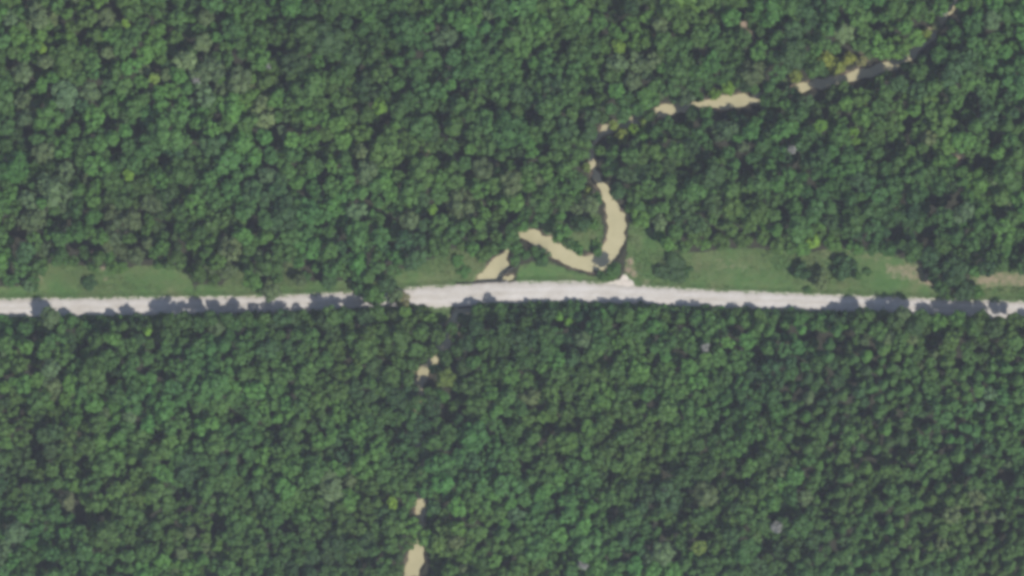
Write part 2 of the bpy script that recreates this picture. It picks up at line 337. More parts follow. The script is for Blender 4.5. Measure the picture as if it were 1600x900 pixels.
# ------------------------------------------------------------------ trees: crown shapes
def crown_mesh(seed, kind, nquad):
    """leaf clumps of a crown of radius 1 as verts (n*4,3) and a value per vert"""
    g = np.random.default_rng(seed); lobes = []
    if kind == 'slender':
        for k in range(7):
            t = k / 6; rr = .62 * (1 - t) ** .8 + .10; a = g.uniform(0, 6.28)
            for q in range(3 if t < .7 else 1):
                aa = a + q * 2.1; off = rr * .55 * (t < .7)
                lobes.append((off * math.cos(aa), off * math.sin(aa), -1.0 + 2.3 * t, rr * .62))
    elif kind == 'bush':
        for k in range(12):
            a = 2.399 * k + g.uniform(-.5, .5); d = .85 * math.sqrt((k + .3) / 12) * g.uniform(.7, 1.1); lobes.append((d * math.cos(a), d * math.sin(a), g.uniform(-.1, .35) - .45 * d, g.uniform(.2, .36)))
    else:
        n = int(g.integers(8, 13)); lobes.append((g.uniform(-.25, .25), g.uniform(-.25, .25), g.uniform(.25, .45), g.uniform(.32, .46))); asp = g.uniform(.72, 1.0)
        a0 = g.uniform(0, 6.28)
        for k in range(n):
            a = a0 + 2.399 * k; d = .26 + .50 * math.sqrt((k + .5) / n) * g.uniform(.7, 1.15)
            lobes.append((d * math.cos(a) * asp, d * math.sin(a), g.uniform(-.42, .24), g.uniform(.24, .42)))
    L = np.array(lobes); T3 = []; val = []; lob = g.uniform(-.10, .10, len(L))
    rings = [(.42, 5), (.95, 7), (1.55, 8), (2.0, 7)] if nquad < 240 else [(.34, 6), (.75, 8), (1.15, 10), (1.6, 10), (2.05, 8)]
    for q, (lx, ly, lz, lr) in enumerate(L):                      # each bough: an uneven leafy dome
        c0 = np.array([lx, ly, lz]); pts = [[c0 + np.array([0, 0, lr * g.uniform(.85, 1.1)])]]
        for th, m in rings:
            o = g.uniform(0, 6.28); ring = []
            for k in range(m):
                a = o + 6.2832 * k / m + g.normal(scale=.10); rr = lr * g.uniform(.86, 1.14); t_ = th + g.normal(scale=.07)
                ring.append(c0 + rr * np.array([math.sin(t_) * math.cos(a), math.sin(t_) * math.sin(a), math.cos(t_)]))
            ring.sort(key=lambda p: math.atan2(p[1] - ly, p[0] - lx)); pts.append(ring)
        for A, B in zip(pts[:-1], pts[1:]):
            if len(A) == 1:
                tri = [(A[0], B[k], B[(k + 1) % len(B)]) for k in range(len(B))]
            else:
                tri = []; i = j = 0; na, nb = len(A), len(B)
                while i < na or j < nb:
                    if j * na <= i * nb and j < nb: tri.append((A[i % na], B[j % nb], B[(j + 1) % nb])); j += 1
                    else: tri.append((A[i % na], B[j % nb], A[(i + 1) % na])); i += 1
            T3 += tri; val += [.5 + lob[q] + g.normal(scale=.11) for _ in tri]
    wgt = L[:, 3] ** 2; wgt /= wgt.sum(); li = g.choice(len(L), nquad, p=wgt); C = L[li]       # loose sprays of leaves over the boughs
    n = g.normal(size=(nquad, 3)); n[:, 2] = np.abs(n[:, 2]) * 1.1 - .4 * g.random(nquad); n /= np.linalg.norm(n, axis=1)[:, None]
    p = C[:, :3] + n * (C[:, 3] * g.uniform(.98, 1.42, nquad))[:, None]
    nn = n + g.normal(scale=.35, size=n.shape); nn /= np.linalg.norm(nn, axis=1)[:, None]
    ref = g.normal(size=n.shape); u = np.cross(nn, ref); u /= np.linalg.norm(u, axis=1)[:, None]; v = np.cross(nn, u)
    s_ = g.uniform(.07, .15, nquad); LT = np.empty((nquad, 3, 3))
    for k in range(3):
        q = 2.094 * k + g.normal(scale=.3, size=nquad); LT[:, k] = p + u * (s_ * np.cos(q))[:, None] + v * (s_ * np.sin(q))[:, None]
    keep_ = g.random(len(T3)) > .12; T3 = [t_ for t_, q_ in zip(T3, keep_) if q_]; val = [t_ for t_, q_ in zip(val, keep_) if q_]     # gaps between boughs
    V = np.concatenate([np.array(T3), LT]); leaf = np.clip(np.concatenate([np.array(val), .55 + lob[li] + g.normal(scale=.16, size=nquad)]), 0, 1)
    return V.reshape(-1, 3), np.repeat(leaf, 3)

def link_mesh(name, V, leaf, material):
    me = bpy.data.meshes.new(name); n = len(V); me.vertices.add(n); me.vertices.foreach_set('co', np.asarray(V, np.float32).ravel())
    me.loops.add(n); me.loops.foreach_set('vertex_index', np.arange(n, dtype=np.int32))
    me.polygons.add(n // 3); me.polygons.foreach_set('loop_start', np.arange(0, n, 3, dtype=np.int32))
    a = me.attributes.new('leaf', 'FLOAT', 'POINT'); a.data.foreach_set('value', np.asarray(leaf, np.float32))
    me.update(calc_edges=True); me.materials.append(material); return me

def trunk_mesh(seed, bare=False):
    """trunk and limbs of a tree of height 1, crown radius 1 horizontally (scaled per tree)"""
    g = random.Random(seed); T = []
    T.append(tube([(0, 0, -.03), (.01, 0, .0), (.02, .015, .35), (.0, .03, .7), (.02, .01, .95)], [.11, .085, .062, .045, .012], 7))
    for k in range(7 if not bare else 13):
        a = g.uniform(0, 6.28); z0 = g.uniform(.45, .8); d = g.uniform(.55, .9); z1 = min(.97, z0 + g.uniform(.08, .22))
        ca, sa_ = math.cos(a), math.sin(a)
        T.append(tube([(.01, .02, z0), (d * .45 * ca, d * .45 * sa_, (z0 + z1) / 2 + .03), (d * ca, d * sa_, z1)], [.035, .025, .008], 5))
        if bare:
            for q in (-.6, .5):
                T.append(tube([(d * .5 * ca, d * .5 * sa_, (z0 + z1) / 2 + .02), (d * .9 * math.cos(a + q), d * .9 * math.sin(a + q), z1 + .02)], [.02, .008], 4))
    return join_tubes(T)

KQ = {'broad': 300, 'slender': 250, 'bush': 240}
CROWNS = {k: [link_mesh('crown', *crown_mesh(100 * i + 17 * j, k, KQ[k]), M_LEAF) for j in range(9 if k == 'broad' else 5)] for i, k in enumerate(KQ)}
MASSC = {k: [crown_mesh(900 + 100 * i + 13 * j, k, n) for j in range(14)] for i, (k, n) in enumerate((('broad', 130), ('slender', 70)))}
def tmesh(name, seed, material, bare=False):
    V, F = trunk_mesh(seed, bare); o = mesh_obj(name, V, F, material, smooth=True); me = o.data; bpy.data.objects.remove(o); return me
TRUNKS = [tmesh('trunk', s, M_BARK) for s in range(4)]
BARES = [tmesh('trunk', 40 + s, M_DEAD, True) for s in range(3)]

# leaf colours (linear albedo)
TINT = {'mid': (0.055, 0.120, 0.028), 'bright': (0.066, 0.156, 0.031), 'lime': (0.135, 0.255, 0.032), 'pale': (0.090, 0.140, 0.056), 'dark': (0.042, 0.090, 0.029),
        'olive': (0.150, 0.205, 0.040), 'tan': (0.135, 0.152, 0.066), 'grey': (0.24, 0.24, 0.22)}
WORD = {'mid': 'mid green', 'bright': 'bright green', 'lime': 'lime green', 'pale': 'pale green', 'dark': 'dark green', 'olive': 'yellowish green', 'tan': 'tan green', 'grey': 'grey'}

# hand-placed trees, some added to shade the creek and road: x, y, crown radius (map units), colour, height in metres (0 = by rule)
HAND = [(170, 30, 14, 'pale', 0), (201, 40, 7, 'lime', 0), (110, 25, 9, 'bright', 0), (71, 79, 8, 'lime', 0), (250, 50, 13, 'bright', 0), (105, 150, 22, 'pale', 17), (145, 145, 16, 'pale', 16), (40, 115, 17, 'pale', 15), (172, 85, 11, 'pale', 0),
        (245, 125, 9, 'olive', 0), (225, 130, 13, 'bright', 0), (255, 168, 13, 'bright', 0), (200, 205, 12, 'bright', 0), (45, 185, 15, 'pale', 0), (205, 275, 9, 'lime', 0), (120, 205, 11, 'bright', 0), (320, 70, 15, 'pale', 0), (325, 30, 13, 'pale', 0), (230, 88, 15, 'bright', 0),
        (498, 97, 13, 'bright', 16), (595, 168, 12, 'lime', 15), (620, 132, 13, 'bright', 0), (622, 98, 11, 'bright', 0), (705, 135, 9, 'bright', 0), (575, 270, 18, 'pale', 16), (565, 238, 12, 'pale', 0), (735, 235, 10, 'bright', 0), (755, 265, 17, 'pale', 0), (695, 60, 18, 'pale', 0), (545, 285, 11, 'bright', 0), (465, 285, 13, 'bright', 0), (420, 275, 14, 'pale', 0), (415, 215, 13, 'bright', 0),
        (965, 75, 11, 'lime', 15), (985, 40, 14, 'bright', 0), (935, 37, 14, 'bright', 0), (1140, 30, 15, 'bright', 0), (1183, 82, 15, 'bright', 0), (1175, 116, 20, 'pale', 15), (832, 100, 10, 'bright', 0), (1130, 205, 21, 'pale', 13), (1160, 230, 10, 'tan', 8), (890, 3, 10, 'bright', 0), (988, 130, 15, 'pale', 0),
        (1279, 198, 10, 'lime', 15), (1331, 207, 8, 'lime', 13), (1334, 222, 7, 'lime', 12), (1230, 272, 11, 'bright', 15), (1211, 288, 14, 'bright', 16), (1250, 278, 10, 'bright', 0), (1345, 185, 17, 'bright', 0), (1410, 45, 13, 'bright', 0), (1315, 55, 16, 'pale', 0), (1565, 83, 12, 'bright', 0), (1545, 35, 14, 'pale', 0), (1590, 55, 11, 'bright', 0), (1425, 175, 10, 'bright', 0),
        (10, 403, 18, 'bright', 12), (55, 345, 22, 'pale', 15), (76, 392, 14, 'pale', 11), (210, 345, 17, 'pale', 15), (215, 400, 16, 'pale', 11), (150, 340, 13, 'bright', 0), (190, 395, 14, 'pale', 10), (560, 330, 16, 'pale', 0), (720, 320, 23, 'pale', 15), (677, 328, 9, 'lime', 0), (560, 408, 18, 'bright', 12), (640, 345, 15, 'pale', 0), (620, 400, 16, 'bright', 10),
        (425, 454, 17, 'pale', 9), (586, 462, 18, 'bright', 11), (630, 468, 11, 'tan', 6), (618, 462, 12, 'pale', 7), (562, 450, 11, 'mid', 8), (605, 444, 17, 'dark', 11), (310, 425, 16, 'mid', 11), (335, 436, 11, 'mid', 7), (385, 414, 15, 'mid', 10), (470, 438, 11, 'pale', 7), (515, 440, 12, 'dark', 8), (520, 420, 14, 'mid', 11), (535, 425, 13, 'mid', 11),
        (1282, 441, 11, 'pale', 8), (1285, 424, 7, 'pale', 5), (1337, 430, 8, 'mid', 7), (1488, 424, 24, 'dark', 14), (1503, 455, 16, 'dark', 11), (1524, 456, 12, 'bright', 7), (1450, 402, 15, 'dark', 11), (1460, 418, 11, 'dark', 10), (20, 438, 13, 'mid', 8), (45, 446, 10, 'pale', 6), (958, 421, 13, 'mid', 9), (905, 350, 16, 'dark', 9), (927, 350, 10, 'bright', 7), (880, 318, 14, 'mid', 12), (768, 388, 15, 'mid', 9), (1082, 178, 13, 'dark', 9), (1214, 154, 14, 'mid', 9), (1236, 146, 13, 'dark', 9), (1196, 158, 11, 'mid', 8), (1016, 182, 10, 'mid', 8), (1300, 146, 13, 'dark', 11), (1402, 134, 15, 'dark', 14), (1432, 114, 14, 'mid', 14), (1382, 146, 14, 'mid', 13), (1464, 88, 14, 'mid', 14), (1490, 56, 13, 'mid', 13), (683, 612, 9, 'lime', 7), (815, 350, 13, 'bright', 9), (806, 388, 12, 'mid', 8), (800, 366, 14, 'mid', 11), (820, 398, 8, 'mid', 5), (755, 400, 12, 'mid', 9),
        (1240, 325, 15, 'bright', 13), (1254, 388, 13, 'bright', 6), (1270, 376, 11, 'lime', 6), (1335, 386, 14, 'bright', 7), (1300, 380, 14, 'bright', 7), (1385, 388, 15, 'mid', 10), (1425, 394, 17, 'mid', 12), (1215, 384, 14, 'mid', 8), (1160, 376, 14, 'mid', 9), (1030, 348, 13, 'pale', 9), (1055, 362, 13, 'mid', 10), (1125, 378, 14, 'mid', 8), (1085, 375, 12, 'mid', 9), (1190, 370, 12, 'mid', 9),
        (80, 497, 18, 'pale', 11), (112, 500, 11, 'mid', 9), (40, 515, 12, 'mid', 9), (195, 508, 9, 'mid', 13), (214, 501, 12, 'dark', 9), (250, 508, 10, 'dark', 10), (290, 500, 13, 'mid', 14), (312, 507, 12, 'mid', 14), (340, 510, 14, 'pale', 11), (372, 506, 13, 'mid', 11), (400, 506, 12, 'mid', 10), (458, 500, 14, 'dark', 10), (430, 506, 12, 'dark', 9), (540, 492, 15, 'mid', 12), (572, 496, 14, 'dark', 12), (510, 502, 13, 'dark', 10), (640, 505, 13, 'mid', 10), (620, 530, 24, 'mid', 14), (660, 520, 15, 'mid', 12),
        (745, 514, 15, 'dark', 14), (730, 536, 14, 'dark', 13), (716, 548, 11, 'mid', 11), (735, 500, 12, 'dark', 10), (722, 498, 11, 'dark', 8), (706, 514, 10, 'mid', 9), (770, 498, 13, 'dark', 8), (954, 262, 15, 'mid', 14), (963, 300, 14, 'dark', 14), (956, 240, 12, 'mid', 12), (270, 501, 12, 'mid', 13), (330, 498, 14, 'mid', 13), (356, 499, 14, 'mid', 12), (386, 498, 13, 'mid', 12), (444, 496, 14, 'dark', 11), (520, 492, 15, 'mid', 12), (1395, 503, 14, 'dark', 15), (1425, 510, 14, 'dark', 15), (1514, 512, 14, 'mid', 15), (1548, 514, 14, 'dark', 16), (1340, 508, 14, 'mid', 14), (800, 497, 12, 'dark', 8), (873, 495, 8, 'lime', 9), (888, 504, 7, 'lime', 8), (858, 493, 12, 'dark', 10), (905, 497, 11, 'dark', 9), (975, 494, 16, 'mid', 11), (1002, 492, 12, 'bright', 10), (1060, 500, 11, 'mid', 10), (1088, 498, 13, 'mid', 10), (1140, 500, 10, 'mid', 10), (1165, 502, 12, 'mid', 9), (1225, 506, 12, 'mid', 9), (1326, 499, 14, 'dark', 11), (1350, 493, 14, 'mid', 13), (1378, 494, 12, 'mid', 10), (1406, 491, 15, 'pale', 13), (1436, 497, 14, 'mid', 15), (1464, 503, 15, 'bright', 11), (1494, 498, 14, 'bright', 13), (1530, 499, 15, 'mid', 14), (1558, 502, 12, 'mid', 16), (1584, 500, 15, 'mid', 13),
        (45, 540, 13, 'bright', 0), (85, 575, 15, 'pale', 0), (180, 528, 13, 'bright', 0), (240, 590, 10, 'bright', 0), (235, 518, 8, 'lime', 0), (697, 590, 17, 'olive', 17), (726, 572, 13, 'dark', 14), (676, 634, 15, 'dark', 14), (672, 612, 9, 'mid', 12), (676, 690, 14, 'mid', 14), (678, 790, 13, 'dark', 13), (690, 618, 12, 'bright', 11), (740, 565, 11, 'bright', 0), (820, 560, 22, 'mid', 14), (910, 530, 14, 'pale', 0), (1075, 572, 13, 'bright', 0), (1165, 532, 12, 'bright', 0), (1135, 535, 11, 'bright', 0), (1350, 556, 12, 'bright', 0), (1250, 515, 10, 'bright', 0),
        (110, 780, 14, 'tan', 0), (150, 628, 17, 'bright', 15), (15, 690, 11, 'bright', 0), (235, 660, 13, 'bright', 0), (300, 830, 10, 'pale', 0), (692, 752, 17, 'bright', 17), (614, 784, 10, 'lime', 12), (715, 790, 15, 'bright', 0), (740, 682, 28, 'mid', 15), (922, 790, 12, 'bright', 0), (1100, 770, 20, 'pale', 16), (990, 880, 14, 'bright', 0), (1035, 862, 20, 'pale', 15), (1090, 852, 12, 'olive', 0), (1010, 615, 12, 'bright', 0), (1260, 620, 12, 'pale', 0), (1255, 650, 11, 'bright', 0), (1350, 730, 12, 'bright', 0), (1480, 685, 10, 'bright', 0), (1380, 670, 12, 'bright', 0), (1365, 700, 10, 'mid', 0), (235, 560, 12, 'mid', 0), (30, 830, 18, 'pale', 0), (1165, 860, 20, 'mid', 0)]
DEADT = [(264, 193, 7, 17, 'bare whitish grey tree standing in the forest far north of the road'), (310, 127, 8, 17, 'bare tan grey tree with spreading limbs in the northwest forest'), (1210, 822, 12, 17, 'large bare grey tree in the southeast forest beside the slender trees'),
         (910, 880, 10, 16, 'bare grey tree at the bottom edge of the photo'), (1235, 235, 9, 16, 'bare bluish grey tree south of the upper creek'), (1100, 542, 9, 15, 'bare grey tree just south of the gravel road, east of the creek'), (420, 105, 7, 16, 'bare pale grey tree beside a dark gap in the north forest'), (1470, 20, 10, 14, 'bare pale tree standing over the creek at the top edge'), (780, 220, 6, 16, 'small bare white snag amid the forest north of the bridge')]
BUSH = [(1052, 420, 24, 'dark', 3.4, 'dark green bush alone on the grass verge east of the creek bend'), (1072, 424, 9, 'mid', 2.0, 'small low bush touching the lone dark bush on the east verge'), (140, 443, 12, 'dark', 2.6, 'low dark bush on the grass verge near the photo\'s left end'), (846, 402, 13, 'dark', 3.2, 'dark rounded bush between the two creek arms above the road'),
        (1318, 418, 20, 'dark', 5.6, 'big dark green bush drawn for a tree shadow on the verge beside the thin pale roadside tree'), (1252, 425, 14, 'dark', 5.4, 'dark upright bush west of the thin pale roadside tree'), (52, 446, 9, 'mid', 1.8, 'low brownish green bush on the verge near the soil track'), (895, 384, 9, 'bright', 1.6, 'bright green low bush on the inside of the creek bend'), (932, 382, 8, 'bright', 2.0, 'bright green bush against the west bank of the creek bend'),  # big dark bush stands in for a tree's shadow blob
        (862, 345, 9, 'bright', 1.8, 'bright green bush in the small clearing inside the creek loop'), (955, 432, 8, 'bright', 1.5, 'low green bush between the creek corner and the road'), (725, 425, 9, 'bright', 1.2, 'low bright green bush on the grass west of the bridge pool'), (715, 408, 10, 'bright', 1.8, 'rounded green bush at the forest edge above the bridge pool'), (1355, 424, 7, 'mid', 1.5, 'small bush on the browned grass east of the big dark bush'), (1262, 452, 6, 'mid', 1.2, 'tiny bush at the road edge under the thin pale tree'), (478, 432, 9, 'mid', 2.2, 'green bush on the small grass patch north of the road')]
GAPS = [(100, 45, 8), (130, 60, 10), (290, 60, 14), (270, 95, 12), (60, 150, 8), (95, 205, 10), (120, 190, 12), (340, 185, 14), (310, 220, 12), (45, 215, 14), (20, 100, 12), (225, 205, 12), (185, 235, 12), (255, 260, 10), (125, 275, 12), (350, 40, 10), (375, 100, 12), (75, 120, 8), (175, 190, 9),
        (430, 30, 14), (440, 80, 18), (445, 130, 12), (455, 195, 14), (430, 225, 12), (505, 230, 14), (510, 275, 12), (600, 192, 15), (585, 50, 8), (560, 110, 10), (685, 115, 12), (715, 70, 10), (760, 65, 14), (690, 180, 14), (740, 130, 10), (765, 170, 12), (720, 240, 12), (625, 260, 12), (700, 250, 10),
        (955, 15, 14), (1045, 55, 10), (1090, 85, 16), (920, 145, 10), (825, 180, 14), (845, 70, 10), (870, 85, 10), (1010, 80, 10), (905, 190, 8), (1110, 238, 14), (1165, 265, 20), (1040, 218, 14), (1070, 260, 14), (850, 240, 12), (810, 255, 14), (1195, 60, 10),
        (1215, 45, 10), (1260, 55, 12), (1370, 45, 14), (1490, 25, 14), (1400, 120, 10), (1395, 155, 10), (1275, 165, 14), (1310, 180, 10), (1415, 205, 16), (1385, 225, 14), (1470, 150, 12), (1510, 155, 12), (1550, 215, 18), (1530, 250, 16), (1590, 190, 12), (1230, 242, 10), (1355, 245, 14), (1280, 285, 12), (1500, 190, 12), (1445, 245, 10),
        (30, 365, 16), (105, 350, 14), (120, 390, 13), (145, 385, 12), (265, 350, 16), (270, 375, 10), (300, 400, 14), (235, 415, 8), (290, 310, 10), (395, 350, 10), (70, 520, 12), (130, 535, 16), (65, 565, 10), (185, 505, 8), (245, 545, 12), (290, 522, 10), (260, 580, 16), (180, 590, 12),
        (530, 360, 16), (605, 345, 18), (590, 325, 12), (490, 425, 14), (550, 435, 12), (650, 365, 12), (740, 365, 14), (780, 350, 14), (765, 320, 12), (545, 545, 12), (612, 505, 12), (710, 570, 12), (600, 555, 10), (895, 340, 10), (1050, 352, 12), (1020, 315, 14), (1120, 358, 14), (1160, 310, 12), (880, 540, 12), (950, 560, 12), (1010, 555, 12), (1140, 515, 10), (840, 588, 12), (1180, 555, 16), (960, 510, 8),
        (1400, 365, 18), (1445, 365, 20), (1455, 320, 18), (1535, 385, 14), (1590, 390, 14), (1490, 310, 14), (1225, 340, 10), (1290, 365, 10), (1560, 340, 12), (1220, 520, 10), (1275, 525, 18), (1320, 525, 14), (1450, 530, 16), (1360, 535, 10), (1310, 550, 16), (1530, 545, 14), (1290, 580, 12), (1330, 590, 14), (1250, 560, 12),
        (40, 630, 18), (75, 650, 14), (60, 700, 16), (135, 720, 12), (130, 803, 18), (165, 805, 12), (195, 745, 10), (285, 770, 16), (345, 815, 18), (240, 800, 14), (90, 830, 12), (70, 880, 16), (225, 825, 10), (300, 640, 14), (250, 680, 8), (35, 750, 10), (300, 685, 10), (370, 650, 14), (380, 720, 10),
        (420, 670, 14), (480, 690, 14), (530, 700, 14), (490, 650, 10), (610, 670, 16), (700, 650, 16), (718, 640, 10), (560, 800, 12), (450, 820, 12), (500, 850, 12), (565, 880, 18), (735, 815, 16), (750, 850, 12), (790, 880, 14), (430, 860, 12), (820, 730, 16), (890, 665, 14), (860, 670, 12), (880, 710, 14), (950, 745, 14), (870, 790, 12), (960, 795, 14), (1040, 830, 16), (1010, 850, 12), (1070, 795, 16), (1035, 735, 12), (1080, 620, 10), (1175, 700, 14), (1160, 750, 14), (1130, 735, 12), (1190, 855, 16), (1110, 835, 8), (870, 880, 12), (990, 625, 8), (1190, 640, 10),
        (1250, 680, 12), (1235, 700, 16), (1300, 690, 14), (1345, 650, 14), (1400, 640, 14), (1350, 710, 10), (1290, 760, 12), (1365, 760, 16), (1400, 710, 18), (1440, 660, 16), (1490, 740, 18), (1470, 700, 12), (1430, 755, 12), (1440, 830, 14), (1350, 890, 16), (1290, 800, 14), (1230, 800, 12), (1370, 810, 12), (1555, 820, 12), (1530, 650, 12), (1490, 655, 14), (1560, 740, 12), (1590, 680, 12), (1230, 880, 14), (1300, 850, 10), (1240, 620, 8)]

GP = np.array(GAPS, float); GP[:, 2] *= 1.2
# sunlit spots: no tree may shade these
lit = []
for poly in LIT_WATER:
    xs_ = [p[0] for p in poly]; ys_ = [p[1] for p in poly]
    X, Y = np.meshgrid(np.arange(min(xs_), max(xs_) + 1, 4), np.arange(min(ys_), max(ys_) + 1, 4)); X = X.ravel(); Y = Y.ravel()
    m = in_poly(X, Y, poly); lit += [(a, b_, -1.35) for a, b_ in zip(X[m], Y[m])]
def spans(sp, f):
    for a, b_ in sp:
        for x in np.arange(a, b_, 5): lit.append((x, f(x), 0.2))
spans([(-60, 262), (314, 398), (434, 503), (632, 1274), (1290, 1372), (1440, 1488)], lambda x: ry(ROAD_N, x) + 5)
spans([(-60, 36), (112, 158), (196, 228), (480, 500), (645, 712), (790, 850), (868, 885), (905, 938), (1018, 1050), (1112, 1126), (1184, 1200), (1244, 1300)], lambda x: ry(ROAD_S, x) - 6)
spans([(-60, 50), (105, 160), (194, 228), (436, 500), (640, 745), (770, 940), (1015, 1300)], lambda x: .5 * (ry(ROAD_N, x) + ry(ROAD_S, x)))
for poly, stp in ((GRASS[0], 9), (GRASS[7], 9), (GRASS[8], 9), (GRASS[3], 10), (GRASS[1], 9), (GRASS[9][:4] + [(1600, 424), (1600, 472)], 10), (GRASS[5], 8), (GRASS[11], 7)):
    xs_ = [p[0] for p in poly]; ys_ = [p[1] for p in poly]
    X, Y = np.meshgrid(np.arange(min(xs_), min(max(xs_), 1650), stp), np.arange(min(ys_), max(ys_), stp)); X = X.ravel(); Y = Y.ravel()
    m = in_poly(X, Y, poly)
    for ox, oy in OFF[4:8]: m &= in_poly(X + ox * .8, Y + oy * .8, poly)
    lit += [(a, b_, 0.0) for a, b_ in zip(X[m], Y[m])]
SCRUB = [(972, 214, 12, 'olive', 6), (990, 204, 10, 'lime', 5), (1008, 190, 11, 'olive', 6), (1004, 212, 13, 'bright', 7), (958, 196, 8, 'olive', 5), (1116, 147, 10, 'lime', 5), (1137, 138, 12, 'lime', 7), (1090, 152, 9, 'bright', 5), (1242, 120, 10, 'olive', 5), (1226, 132, 9, 'pale', 4), (1308, 104, 13, 'olive', 6), (1290, 92, 13, 'olive', 8), (1325, 92, 11, 'olive', 6), (1345, 96, 9, 'tan', 4), (1446, 54, 10, 'olive', 5), (1462, 40, 9, 'tan', 4), (1472, 66, 10, 'bright', 6), (918, 300, 8, 'olive', 4), (916, 262, 8, 'olive', 4)]
for x, y, r, c_, h in SCRUB: lit += [(x, y, h * .8), (x - 5, y - 4, h * .7)]
lit += [(1164, 42, 0), (1171, 55, 0), (1497, 250, 0), (1490, 240, 0), (672, 242, 0), (1187, 838, 0)]              # bare-soil openings in the canopy
LIT = np.array(lit); sm = np.array([sdir[0], -sdir[1]])                          # towards the sun in map axes

def max_height(x, y, r):
    """tallest tree here (crown radius r, map units) that leaves the sunlit spots in the sun"""
    vx, vy = x - LIT[:, 0], y - LIT[:, 1]; al = vx * sm[0] + vy * sm[1]; pe = np.abs(vx * sm[1] - vy * sm[0])
    near = np.hypot(vx, vy) < r * .92
    if near.any(): return 0.0
    m = (pe < r * .85) & (al > 0) & (al < 140)
    if not m.any(): return 99.0
    return float((((al[m] - r * .35) * S) * TAN + LIT[m, 2]).min())

def region(x, y):
    ys = ry(ROAD_S, x)
    if y > ys:
        if x > 1180 + .25 * (y - 500): return 'plant'
        return 'south'
    return 'north'

TREES = []      # x, y, r, colour, height, kind, hand
def gapness(x, y):
    return float(np.max(np.clip(1.25 - np.hypot(GP[:, 0] - x, GP[:, 1] - y) / (GP[:, 2] * 1.05), 0, 1)))
for (x, y, r, c_, h) in HAND + SCRUB:
    if not h: h = R.uniform(15, 17.5)
    if c_ in ('lime', 'olive') and h > 11: h += 1.5
    kind = 'slender' if (region(x, y) == 'plant' and r < 13) or (0 < y - ry(ROAD_S, x) < 26 and r < 11.5) else 'broad'
    TREES.append([x, y, r, c_, h, kind, True])

CELL = 24; grid = {}
def gput(i, x, y): grid.setdefault((int(x // CELL), int(y // CELL)), []).append(i)
def clash(x, y, r, k, hand_k):
    for a in range(int(x // CELL) - 2, int(x // CELL) + 3):
        for b_ in range(int(y // CELL) - 2, int(y // CELL) + 3):
            for i in grid.get((a, b_), ()):
                t = TREES[i]; q = hand_k if t[6] else k
                if (t[0] - x) ** 2 + (t[1] - y) ** 2 < (q * (t[2] + r)) ** 2: return True
    return False
for i, t in enumerate(TREES): gput(i, t[0], t[1])

XLO, XHI, YLO, YHI = -90, 1690, -80, 980
cand = NR.uniform(size=(60000, 6)); cx = XLO + cand[:, 0] * (XHI - XLO); cy = YLO + cand[:, 1] * (YHI - YLO)
ckd = creek_d(cx, cy)
ok = ckd > np.where((cx > 1280) & (cy < 150), 4, np.where((cy > 625) & (cy < 775), -6, np.where(cy > 490, 0.5, 0.5)))
for poly in GRASS: ok &= ~in_poly(cx, cy, poly)
ok &= ~((cy > ry(ROAD_N, cx) - 7) & (cy < ry(ROAD_S, cx) + 5))
def patch(x, y): return math.sin(x * .013 + 2 * math.sin(y * .011)) + math.sin(y * .017 - x * .006 + 1) + .6 * math.sin(x * .031 + y * .027)
def clump(x, y): return math.sin(x * .083 + 1.7 * math.sin(y * .051)) * math.sin(y * .077 - x * .03 + 1.3 * math.sin(x * .043))
def colour(x, y, u, reg):
    u = min(.999, max(0, .55 * u + .45 * (.5 + .24 * patch(x * 1.4, y * 1.4))))
    if reg == 'plant': tab = [('dark', .22), ('mid', .58), ('pale', .14), ('bright', .06)]
    elif reg == 'south': tab = [('dark', .24), ('mid', .46), ('bright', .18), ('pale', .13), ('lime', .006), ('tan', .003)]
    else:
        pl = .28 if x < 420 else .14
        tab = [('dark', .24), ('mid', .40), ('bright', .20), ('pale', pl), ('lime', .005), ('tan', .003)]
    u = u * sum(w_ for _, w_ in tab)
    for nme, w_ in tab:
        u -= w_
        if u <= 0: return nme
    return 'mid'
for pas, (k, lo, hi) in enumerate(((.80, .95, 1.3), (.70, .3, .85), (.68, .0, .4), (.58, .0, .08))):
    for j in range(len(cx)):
        if not ok[j] or (pas == 0 and j % 110): continue
        x, y = cx[j], cy[j]; reg = region(x, y)
        rmin, rmax = {'north': (10, 25), 'south': (9, 20.5), 'plant': (8.5, 15.5)}[reg]
        r = rmin + (rmax - rmin) * (lo + (hi - lo) * cand[j, 2])
        if ckd[j] < r * (.45 if (1280 < x < 1480 and y < 170) or (880 < x < 990 and 215 < y < 330) else .15 if y < 620 else -1): continue
        if clash(x, y, r, k, .86 if pas < 3 else .78): continue
        g_ = gapness(x, y)
        if g_ <= .3:
            gd = np.hypot(GP[:, 0] - x, GP[:, 1] - y) - .55 * GP[:, 2]; q = float(gd.min())
            if q < .8 * r: r = max(q / .8, 6.0)
        h = {'north': 14.5, 'south': 13.0, 'plant': 13.5}[reg] + (cand[j, 3] - .5) * 5.5 + (r - 12) * .18 + 1.4 * clump(x, y) + 2.2 * clump(x * .45 + 90, y * .45 + 40)
        if g_ > .3:
            if pas > 1 and g_ > .55: continue
            h = max(3.0, h * (1 - .85 * g_)); r = min(r, 12)
        elif pas == 3: h *= .72
        mh = max_height(x, y, r)
        if mh < 2.6: continue
        h = min(h, mh)
        if h < 6: r = min(r, 9)
        c_ = colour(x, y, cand[j, 4], reg)
        if g_ > .3 and c_ in ('lime', 'olive', 'pale', 'bright'): c_ = 'dark'
        gput(len(TREES), x, y)
        TREES.append([x, y, r, c_, h, 'slender' if (reg == 'plant' and cand[j, 5] < .5) or cand[j, 5] < .10 else 'broad', False])

